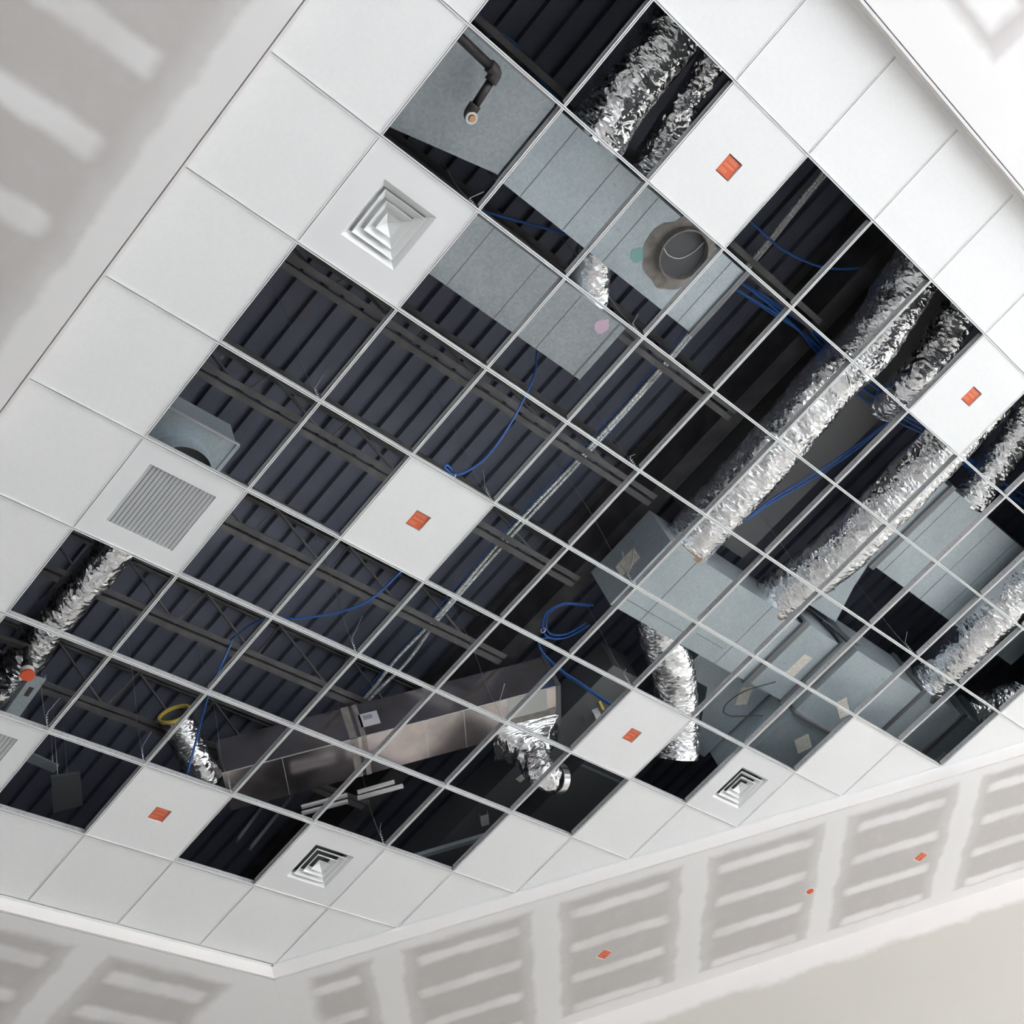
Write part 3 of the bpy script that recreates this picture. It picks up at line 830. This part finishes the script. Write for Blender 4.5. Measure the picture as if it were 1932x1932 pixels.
# ------------------------------------------------------------------ flexible foil ducts
def flexthing(label, P, r, amp=1.0, taper=None, band=None, group='foil flexible ducts', step=0.014):
    t = thing('flexible_duct', P[-1])
    tag(t, label, 'flexible duct', group)
    flex('foil_jacket', P, r, t, amp, taper, step=step)
    if band:
        a, b = Vector(P[-1]), Vector(P[-2])
        ring('duct_collar', a - (b - a).normalized() * 0.02, (b - a), r * 0.97, r * 0.86, 0.035, band, t)
    return t
flexthing('wide crinkled foil duct dropping into the trunk duct at top', [(1.09, -1.05, .66), (1.12, -0.72, .63), (1.15, -0.32, .63), (1.19, 0.03, .62)], 0.165, band='galvanized')
flexthing('narrow dark foil duct squeezed beside the wide top foil duct', [(1.42, -1.0, .80), (1.50, -0.68, .76), (1.55, -0.40, .75), (1.66, -0.11, .76), (1.72, 0.03, .72)], 0.115, 1.2, lambda t: 1.15 - 0.5 * math.sin(math.pi * t) ** 2)
flexthing('short foil stub between the trunk duct and the branch duct', [(1.64, 0.46, .60), (1.70, 0.57, .60), (1.78, 0.66, .60), (1.82, 0.72, .60)], 0.12, 1.1)
flexthing('long thick foil duct running to the left end of the main duct', [(3.50, -1.05, .74), (3.55, -0.68, .70), (3.68, -0.16, .68), (3.66, 0.21, .66), (3.675, 0.78, .63), (3.69, 1.20, .62), (3.71, 1.60, .62)], 0.178, band='tape_brown')
flexthing('bent slim foil duct left of the orange cover at right', [(4.02, -1.0, .80), (4.10, -0.67, .72), (4.15, -0.42, .68), (4.17, -0.20, .66), (4.26, -0.02, .74), (4.36, 0.10, .84)], 0.125, 1.2)
flexthing('straight thick foil duct meeting the main duct at its middle', [(4.56, -0.45, .44), (4.575, -0.02, .42), (4.60, 0.64, .41), (4.655, 1.13, .48), (4.70, 1.60, .61)], 0.175, band='tape_brown')
flexthing('short foil duct landing on the cross duct at right', [(5.28, -0.85, .80), (5.35, -0.60, .78), (5.50, -0.12, .76), (5.57, 0.23, .73)], 0.135)
flexthing('thick foil duct at far right with torn jacket edge', [(6.33, 0.0, .44), (6.35, 0.33, .44), (6.41, 0.88, .44), (6.57, 1.45, .53), (6.59, 1.51, .545)], 0.172, band='galvanized')
flexthing('foil duct flaring out at the far right edge above the last tile', [(7.85, 0.55, .58), (7.62, 1.0, .52), (7.46, 1.25, .52), (7.30, 1.51, .54)], 0.15, 1.2, lambda t: 0.85 + 0.35 * t * t)
flexthing('curved foil elbow hanging from the underside of the main duct', [(3.97, 2.12, .62), (4.10, 2.24, .60), (4.30, 2.36, .54), (4.50, 2.53, .45), (4.66, 2.72, .33), (4.72, 2.86, .22)], 0.155, 1.0)
flexthing('long thin foil duct at left running under the slatted grille', [(0.46, 3.02, .55), (0.475, 3.38, .50), (0.45, 3.75, .50), (0.455, 4.18, .50), (0.43, 4.60, .50), (0.40, 5.2, .52)], 0.115, 1.0)
# Q: collar with the yellow rim
t = tag(thing('flexible_duct', (1.77, 4.55, 0.7)), 'upright open foil duct end with a yellow insulation rim', 'flexible duct', 'foil flexible ducts')
QP = [(1.68, 4.47, .83), (1.735, 4.515, .805), (1.82, 4.57, .75), (1.94, 4.64, .67), (2.08, 4.69, .64)]
flex('foil_jacket', QP, 0.105, t, 1.0, caps=False)
ring('insulation_rim', QP[0], Vector(QP[0]) - Vector(QP[1]), 0.110, 0.096, 0.020, 'yellow', t)
ring('inner_collar', QP[0], Vector(QP[1]) - Vector(QP[0]), 0.097, 0.092, 0.12, 'duct_inside', t)
# P: foil boot under the diagonal duct
def boot():
    t = tag(thing('foil_boot', (3.9, 3.4, 0.3)), 'foil wrapped flared boot with bare metal ring below the diagonal duct', 'duct boot')
    A, B = Vector((3.60, 3.52, 0.50)), Vector((3.93, 3.21, 0.50))
    secs = []
    axl = (B - A).normalized(); axn = Vector((axl.y, -axl.x, 0)) * -1
    # (centre, half along, half across, roundness, normal tilt)
    seq = [(Vector((3.765, 3.365, 0.495)), 0.235, 0.155, 0.0, 0.0), (Vector((3.775, 3.375, 0.46)), 0.205, 0.145, 0.2, 0.0), (Vector((3.79, 3.39, 0.40)), 0.15, 0.13, 0.7, 0.0),
           (Vector((3.81, 3.405, 0.34)), 0.125, 0.12, 1.0, 0.1), (Vector((3.82, 3.415, 0.28)), 0.115, 0.115, 1.0, 0.35), (Vector((3.845, 3.415, 0.235)), 0.11, 0.11, 1.0, 0.75),
           (Vector((3.895, 3.41, 0.215)), 0.105, 0.105, 1.0, 1.15), (Vector((3.95, 3.405, 0.21)), 0.10, 0.10, 1.0, 1.4)]
    V, F = [], []; n = 56
    dense = []
    for i in range(len(seq) - 1):
        for k in range(8):
            f = k / 8; a, b = seq[i], seq[i + 1]
            dense.append(tuple(a[j] * (1 - f) + b[j] * f for j in range(5)))
    dense.append(seq[-1])
    d = Vector((0.97, -0.2, 0)).normalized()
    UV = []
    for i, (c, ha, hb, rd, tl) in enumerate(dense):
        for k in range(n + 1):
            a = 2 * math.pi * k / n
            cs, sn = math.cos(a), math.sin(a)
            m = max(abs(cs), abs(sn))
            f = (1 - rd) / m + rd
            u_, v_ = ha * cs * f, hb * sn * f
            off = axl * u_ + axn * v_
            # tilt the section about the horizontal axis across d
            comp = off.dot(d)
            off = off - d * comp + (d * math.cos(tl) + Vector((0, 0, 1)) * math.sin(tl)) * comp
            q = c + off
            q += off.normalized() * (-abs(noise.noise(q * 12)) * 0.03 - abs(noise.noise(q * 26)) * 0.012 + 0.008)
            V.append(q); UV.append((i * 0.01, a * 0.1))
    w = n + 1
    for i in range(len(dense) - 1):
        for k in range(n): F.append((i * w + k, i * w + k + 1, (i + 1) * w + k + 1, (i + 1) * w + k))
    F.append(tuple((len(dense) - 1) * w + k for k in range(n)))
    obj('foil_wrap', V, F, 'foil', t, uvs=UV, smooth=True)
    ring('metal_ring', (3.95, 3.405, 0.21), (0.97, -0.2, 0.15), 0.108, 0.10, 0.05, 'chrome', t)
    tube('tape_ring', [Vector((3.80, 3.30, 0.47)) + Vector((math.cos(a) * 0.045, math.sin(a) * 0.045, math.sin(a) * 0.02)) for a in [i * math.pi / 6 for i in range(13)]], 0.006, 'foil', t, seg=8, step=0.01)
boot()

# ------------------------------------------------------------------ pipes
t = tag(thing('sprinkler_pipe', (0.36, 0.1, 0.3)), 'black iron sprinkler pipe with two elbows and a brass sprinkler head', 'pipe')
tube('pipe_run', [(-0.5, 0.045, .3), (0.355, 0.087, .3)], 0.0235, 'pipe_black', t, seg=16, raw=True)
tube('elbow', [(0.335, 0.086, .3), (0.37, 0.089, .3), (0.385, 0.105, .299), (0.388, 0.14, .298)], 0.032, 'fitting_dark', t, seg=16, step=0.01)
tube('pipe_drop', [(0.388, 0.13, .298), (0.402, 0.285, .292)], 0.021, 'pipe_black', t, seg=16, raw=True)
tube('elbow', [(0.400, 0.262, .293), (0.403, 0.300, .291), (0.404, 0.315, .280), (0.404, 0.318, .245)], 0.030, 'fitting_dark', t, seg=16, step=0.01)
h = ring('sprinkler_head', (0.404, 0.318, .238), (0, 0, 1), 0.030, 0.018, 0.012, 'chrome', t)
disc('deflector', (0.404, 0.318, .229), (0, 0, 1), 0.016, 0.012, 'brass', h, seg=12)
t = tag(thing('sprinkler_drop', (0.364, 4.054, 0.12)), 'vertical black sprinkler drop with a round orange cap at the left edge', 'pipe')
tube('pipe_drop', [(0.364, 4.054, 0.19), (0.364, 4.054, 0.36)], 0.020, 'pipe_black', t, seg=16, raw=True)
tube('reducer', [(0.364, 4.054, 0.165), (0.364, 4.054, 0.22)], 0.030, 'pipe_black', t, seg=16, raw=True)
tube('pipe_run', [(0.364, 4.054, 0.355), (-0.5, 4.05, 0.355)], 0.022, 'pipe_black', t, seg=12, raw=True)
ring('white_ring', (0.364, 4.054, 0.135), (0, 0, 1), 0.036, 0.02, 0.03, 'tie_white', t)
disc('orange_cap', (0.364, 4.054, 0.118), (0, 0, 1), 0.037, 0.017, 'cap_orange', t)

# ------------------------------------------------------------------ studs and tracks
def cstud(name, A, B, w, d, m, label, group=None):
    """C-shaped steel stud from A to B; web faces down"""
    A, B = Vector(A), Vector(B); ax = (B - A).normalized()
    sd = ax.cross(Vector((0, 0, 1))).normalized(); up = sd.cross(ax).normalized()
    th = 0.002
    P = [(-w/2, d), (-w/2, 0), (w/2, 0), (w/2, d), (w/2 - th, d), (w/2 - th, th), (-w/2 + th, th), (-w/2 + th, d)]
    V = [e + sd * a + up * b for e in (A, B) for a, b in P]
    n = len(P)
    F = [(i, (i + 1) % n, n + (i + 1) % n, n + i) for i in range(n)]
    t = tag(thing(name, A), label, 'metal stud', group)
    obj('channel', V, F, m, t)
    L = (B - A).length
    k = 0.12
    while w >= 0.05 and k < L - 0.06:
        c = A + ax * k
        V = [c + ax * a + sd * b - up * h for h in (0.0008, -0.0002) for a, b in ((-.035, -.014), (.035, -.014), (.035, .014), (-.035, .014))]
        obj('punched_slot', V, BOXF, 'hole_dark', t)
        k += 0.6
    return t
cstud('metal_stud', (0.558, 4.24, .40), (0.60, 5.0, .40), 0.085, 0.04, 'galvanized', 'galvanized steel stud with a dark slot near the left edge')
cstud('metal_stud', (2.543, 4.419, .30), (2.762, 4.204, .30), 0.020, 0.02, 'wire_bright', 'bright thin steel track under the middle of the diagonal duct, upper of a pair')
cstud('metal_stud', (2.582, 4.465, .30), (2.803, 4.250, .30), 0.022, 0.02, 'wire_bright', 'bright thin steel track under the middle of the diagonal duct, lower of a pair')
cstud('metal_stud', (2.810, 4.157, .30), (2.984, 3.975, .30), 0.020, 0.02, 'wire_bright', 'upper strip of the bright steel track right of the hanger wire pair')
cstud('metal_stud', (2.845, 4.200, .30), (3.066, 3.980, .30), 0.024, 0.02, 'wire_bright', 'lower longer strip of the bright steel track right of the hanger wire pair')
cstud('metal_stud', (3.60, 4.52, .30), (3.99, 4.12, .30), 0.04, 0.03, 'galvanized', 'steel track in the open bay below the dark duct')
cstud('metal_stud', (3.66, 3.86, .16), (3.76, 3.95, .18), 0.055, 0.03, 'wire_bright', 'short shiny stud end standing in the dark bay beside a plain tile')
for i, (a, b) in enumerate((((2.42, 4.92, .40), (2.80, 4.86, .95)), ((2.55, 4.95, .40), (2.95, 4.85, .95)), ((2.25, 4.9, .55), (2.62, 5.05, .95)))):
    cstud('metal_stud', a, b, 0.03, 0.02, 'galvanized_dark', ('dark slanted stud brace behind the lower diffuser bay', 'second dark slanted stud brace beside the first brace', 'faint leaning stud brace deepest in the dark bay')[i])
t = tag(thing('access_panel', (1.3, 5.1, 0.5)), 'square grey sheet metal panel hanging in the dark lower left bay', 'metal panel')
obj('sheet', [(1.142, 5.06, .60), (1.284, 4.96, .60), (1.44, 5.18, .585), (1.31, 5.31, .585), (1.142, 5.06, .62), (1.284, 4.96, .62), (1.44, 5.18, .605), (1.31, 5.31, .605)], BOXF, 'galvanized_dark', t)
for hx, hy in ((1.19, 5.06), (1.37, 5.22)): tube('hanger_rod', [(hx, hy, .60), (hx, hy, DECK)], 0.003, 'wire', t, seg=6, raw=True)
t = tag(thing('light_baffle', (1.2, 5.2, 0.9)), 'pale sheet metal strip glinting in the dark lower left bay', 'metal panel')
obj('sheet', [(1.06, 5.17, .90), (1.30, 5.20, .90), (1.31, 5.27, .90), (1.07, 5.25, .90), (1.06, 5.17, .91), (1.30, 5.20, .91), (1.31, 5.27, .91), (1.07, 5.25, .91)], BOXF, 'galvanized', t)
for hx, hy in ((1.09, 5.21), (1.28, 5.235)): tube('hanger_rod', [(hx, hy, .90), (hx, hy, DECK)], 0.003, 'wire', t, seg=6, raw=True)

# ------------------------------------------------------------------ conduits and cables
def cable(name, label, P, r, m, cat, group=None, seg=8):
    t = tag(thing(name, P[0]), label, cat, group)
    tube('sheath', P, r, m, t, seg=seg, step=0.03)
    return t
for i, (dx, l) in enumerate(((-0.013, 'left ribbed steel conduit of the pair crossing the roof joists'), (0.013, 'right ribbed steel conduit of the pair crossing the roof joists'))):
    P = [(2.885 + dx * 1.6, 4.4, 1.0), (2.888 + dx * 1.5, 3.85, 1.0), (2.885 + dx * 1.8 + (0.02 if i else -0.02), 3.5, 1.0), (2.868 + dx, 3.07, 1.0), (2.845 + dx * 1.5, 2.32, 1.0), (2.858 + dx, 1.49, 1.0), (2.851 + dx, .87, 1.0), (2.823 + dx, .33, 1.0),
         (2.808 + dx, -.13, 1.0), (2.77 + dx, -.6, 1.0), (2.75 + dx, -1.4, 1.0)]
    cable('steel_conduit', l, P, 0.012, 'conduit', 'conduit', 'steel conduits')
cable('blue_cable', 'thin blue cable hugging the left side of the conduit pair', [(2.845, 4.2, 1.02), (2.84, 3.5, 1.02), (2.83, 3.0, 1.02), (2.805, 2.32, 1.02), (2.82, 1.5, 1.02), (2.81, .8, 1.02), (2.775, .2, 1.02)], 0.004, 'cable_blue', 'cable', 'blue data cables')
cable('blue_cable', 'thin blue cable hugging the right side of the conduit pair', [(2.925, 4.0, 1.02), (2.94, 3.45, 1.02), (2.905, 3.0, 1.02), (2.885, 2.32, 1.02), (2.90, 1.5, 1.02), (2.89, .9, 1.02), (2.86, .3, 1.02)], 0.004, 'cable_blue', 'cable', 'blue data cables')
cable('blue_cable', 'blue cable curving from the branch duct to the centre tile edge', [(1.86, 1.05, .80), (1.863, 1.158, .7), (1.897, 1.227, .65), (1.87, 1.391, .5), (1.836, 1.575, .38), (1.758, 1.712, .25), (1.646, 1.798, .14), (1.548, 1.829, .07), (1.50, 1.822, .055), (1.462, 1.812, .06), (1.48, 1.80, .075), (1.52, 1.812, .07)], 0.0065, 'cable_blue', 'cable', 'blue data cables')
t = tag(thing('cable_tie', (1.55, 1.83, 0.06)), 'white cable tie on the blue cable at the centre tile', 'cable tie')
ring('loop', (1.553, 1.829, .068), (1, -.2, 0), 0.011, 0.007, 0.005, 'tie_white', t, seg=16)
cable('blue_cable', 'straight blue cable between the largest diffuser and trunk duct', [(0.9, .75, .76), (1.013, .703, .75), (1.179, .642, .75), (1.364, .572, .75), (1.556, .503, .75), (1.75, .44, .82)], 0.008, 'cable_blue', 'cable', 'blue data cables')
cable('blue_cable', 'blue cable drooping beneath the centre tile towards lower left', [(2.2, 2.5, .7), (2.099, 2.662, .6), (2.058, 2.711, .55), (1.955, 2.909, .45), (1.823, 3.066, .42), (1.644, 3.242, .45), (1.561, 3.367, .55), (1.578, 3.564, .7), (1.642, 3.755, .84), (1.67, 3.83, .90)], 0.0075, 'cable_blue', 'cable', 'blue data cables')
cable('blue_cable', 'blue cable hanging straight down past the yellow rim', [(1.67, 3.80, .90), (1.66, 3.853, .84), (1.65, 3.958, .75), (1.674, 4.117, .7), (1.794, 4.433, .65), (1.822, 4.616, .5)], 0.0075, 'cable_blue', 'cable', 'blue data cables')
P0 = [(3.60, 2.36, .75), (3.534, 2.385, .75), (3.386, 2.459, .75), (3.336, 2.582, .75), (3.405, 2.687, .75), (3.505, 2.73, .75), (3.616, 2.678, .75), (3.676, 2.573, .75), (3.70, 2.50, .75)]
t = tag(thing('cable_coil', (3.5, 2.55, 0.75)), 'loose coil of blue cable looping in the dark centre bay', 'cable', 'blue data cables')
tube('loop', P0, 0.007, 'cable_blue', t, seg=8, step=0.03)
tube('loop', [(p[0] + (3.52 - p[0]) * 0.13 + 0.01, p[1] + (2.56 - p[1]) * 0.13, p[2] + 0.02) for p in P0], 0.007, 'cable_blue', t, seg=8, step=0.03)
tube('tail', [(3.505, 2.73, .75), (3.454, 2.782, .75), (3.54, 2.838, .72), (3.715, 2.859, .65), (3.827, 2.831, .55), (3.975, 2.811, .45), (4.1, 2.80, .40)], 0.007, 'cable_blue', t, seg=8, step=0.03)
tube('tail', [(3.52, 2.73, .76), (3.47, 2.785, .76), (3.55, 2.85, .73), (3.72, 2.875, .66), (3.835, 2.85, .56), (3.985, 2.83, .46), (4.12, 2.82, .41)], 0.006, 'cable_blue', t, seg=8, step=0.03)
ring('cable_tie', (3.42, 2.70, .75), (1, .3, 0), 0.02, 0.016, 0.005, 'tie_white', t, seg=16)
for i in range(5):
    o = Vector((0, 0.018 * (i - 2), 0.012 * (i % 2)))
    w = [0.02 * math.sin(i * 2.1 + k) for k in range(12)]
    P = [(2.65, 0.14, .95), (2.80, .122, .92), (3.11, .093, .915), (3.39, .078, .915), (3.59, .088, .90), (4.09, .105, .845), (4.546, .07, .835), (4.9, .018, .83), (5.353, .019, .83), (5.862, -.015, .83), (6.25, -.063, .83)]
    P = [Vector(p) + o + Vector((0, w[k], w[k] * 0.5)) for k, p in enumerate(P)]
    cable('blue_cable', ('top', 'upper', 'middle', 'lower', 'bottom')[i] + ' strand of the blue cable bundle passing behind the thick foil ducts', P, 0.0075, 'cable_blue' if i != 3 else 'cable_blue', 'cable', 'blue data cables')
for i, off in enumerate((0, 0.05)):
    P = [(4.75, -0.1, .88), (4.546, .07, .86), (4.401 + off * .3, .401 + off, .80), (4.26 + off * .4, .682 + off, .75), (4.076 + off * .3, 1.026 + off * .6, .7), (3.959, 1.286 + off * .2, .66), (3.90, 1.40, .80)]
    cable('blue_cable', ('upper', 'lower')[i] + ' of two blue cables slanting between the thick foil ducts', P, 0.008, 'cable_blue', 'cable', 'blue data cables')
cable('blue_cable', 'light blue cable drooping across the dark bay under the top right tiles', [(2.5, -.2, 1.05), (2.631, -.198, .95), (2.846, -.202, .92), (3.117, -.261, .92), (3.309, -.344, .94), (3.509, -.471, .98)], 0.008, 'cable_blue', 'cable', 'blue data cables')
cable('blue_cable', 'dark blue cable along the topmost open bay', [(0.2, -.1, .9), (.342, -.062, .9), (.55, -.027, .9), (.839, -.011, .9), (1.043, .01, .9), (1.3, .03, .9)], 0.006, 'cable_blue', 'cable', 'blue data cables')
cable('blue_cable', 'short looped blue cable crossing the topmost open bay', [(.40, .10, .92), (.501, .011, .9), (.565, -.052, .9), (.656, -.058, .9), (.715, -.037, .9), (.78, .02, .92)], 0.005, 'cable_blue', 'cable', 'blue data cables')

# ------------------------------------------------------------------ hanger wires
def hanger(a, b, label, tail=(0.10, 0.05, 0.16)):
    x, y = a * S, b * S
    t = tag(thing('hanger_wire', (x, y, 0.03)), label, 'wire', 'hanger wires')
    k = random.uniform(-0.02, 0.02)
    tube('wire_run', [(x, y, 0.03), (x + k, y + 0.01, 0.3), (x + k * .5, y - 0.01, 0.8), (x + 2 * k, y, DECK)], 0.0016, 'wire', t, seg=6, step=0.1)
    P = [(x + 0.005 * math.cos(i * 1.6), y + 0.005 * math.sin(i * 1.6), 0.035 + i * 0.0055) for i in range(20)]
    P += [(x + tail[0] * 0.1, y, 0.16), (x + tail[0], y + tail[1], 0.16 + tail[2])]
    tube('twist', P, 0.0019, 'wire_bright', t, seg=6, raw=True)
for (a, b, l, tl) in ((1, 1, 'hanger wire rising at the right corner of the largest diffuser', (0.07, -0.06, 0.05)),
                      (1, 3, 'hanger wire with a long bright tail right of the round return boot', (0.11, -0.05, 0.22)),
                      (3, 1, 'hanger wire beside the end of the plain branch duct', (0.05, -.05, .08)),
                      (3, 3, 'hanger wire at the right corner of the lone centre tile', (-.02, -.05, .1)),
                      (3, 5, 'hanger wire with a bright tail left of the conduit pair', (.04, -.10, .12)),
                      (5, 3, 'hanger wire in front of the dark end of the main duct', (-.03, -.06, .12)),
                      (5, 5, 'hanger wire crossing the diagonal duct near its foil boot', (.02, -.10, .12)),
                      (6, 4, 'hanger wire left of the hanging foil elbow', (.02, -.02, .03)),
                      (1, 7, 'hanger wire beside the slotted stud at lower left', (.05, -.06, .08)),
                      (2, 7, 'hanger wire left of the yellow-ringed duct', (.05, -.04, .10)),
                      (3, 7, 'hanger wire hanging before the left end of the diagonal duct', (.01, -.01, .03)),
                      (5, 7, 'hanger wire in the dark bay right of the bright track', (.01, -.02, .05)),
                      (9, 2, 'hanger wire behind the far right foil duct', (.03, -.06, .08)),
                      (1, 5, 'hanger wire above the right corner of the slatted grille', (.02, -.03, .04)),
                      (4, 2, 'hanger wire with hooked end left of the thick foil duct', (.06, -.02, .04)),
                      (7, 2, 'hanger wire at the side of the main duct', (.02, -.03, .04))):
    hanger(a, b, l, tl)

# ------------------------------------------------------------------ lift everything so that the floor is at z = 0
for o in bpy.data.objects:
    if o.parent is None and o.type in ('MESH', 'EMPTY'):
        o.location.z += Z0
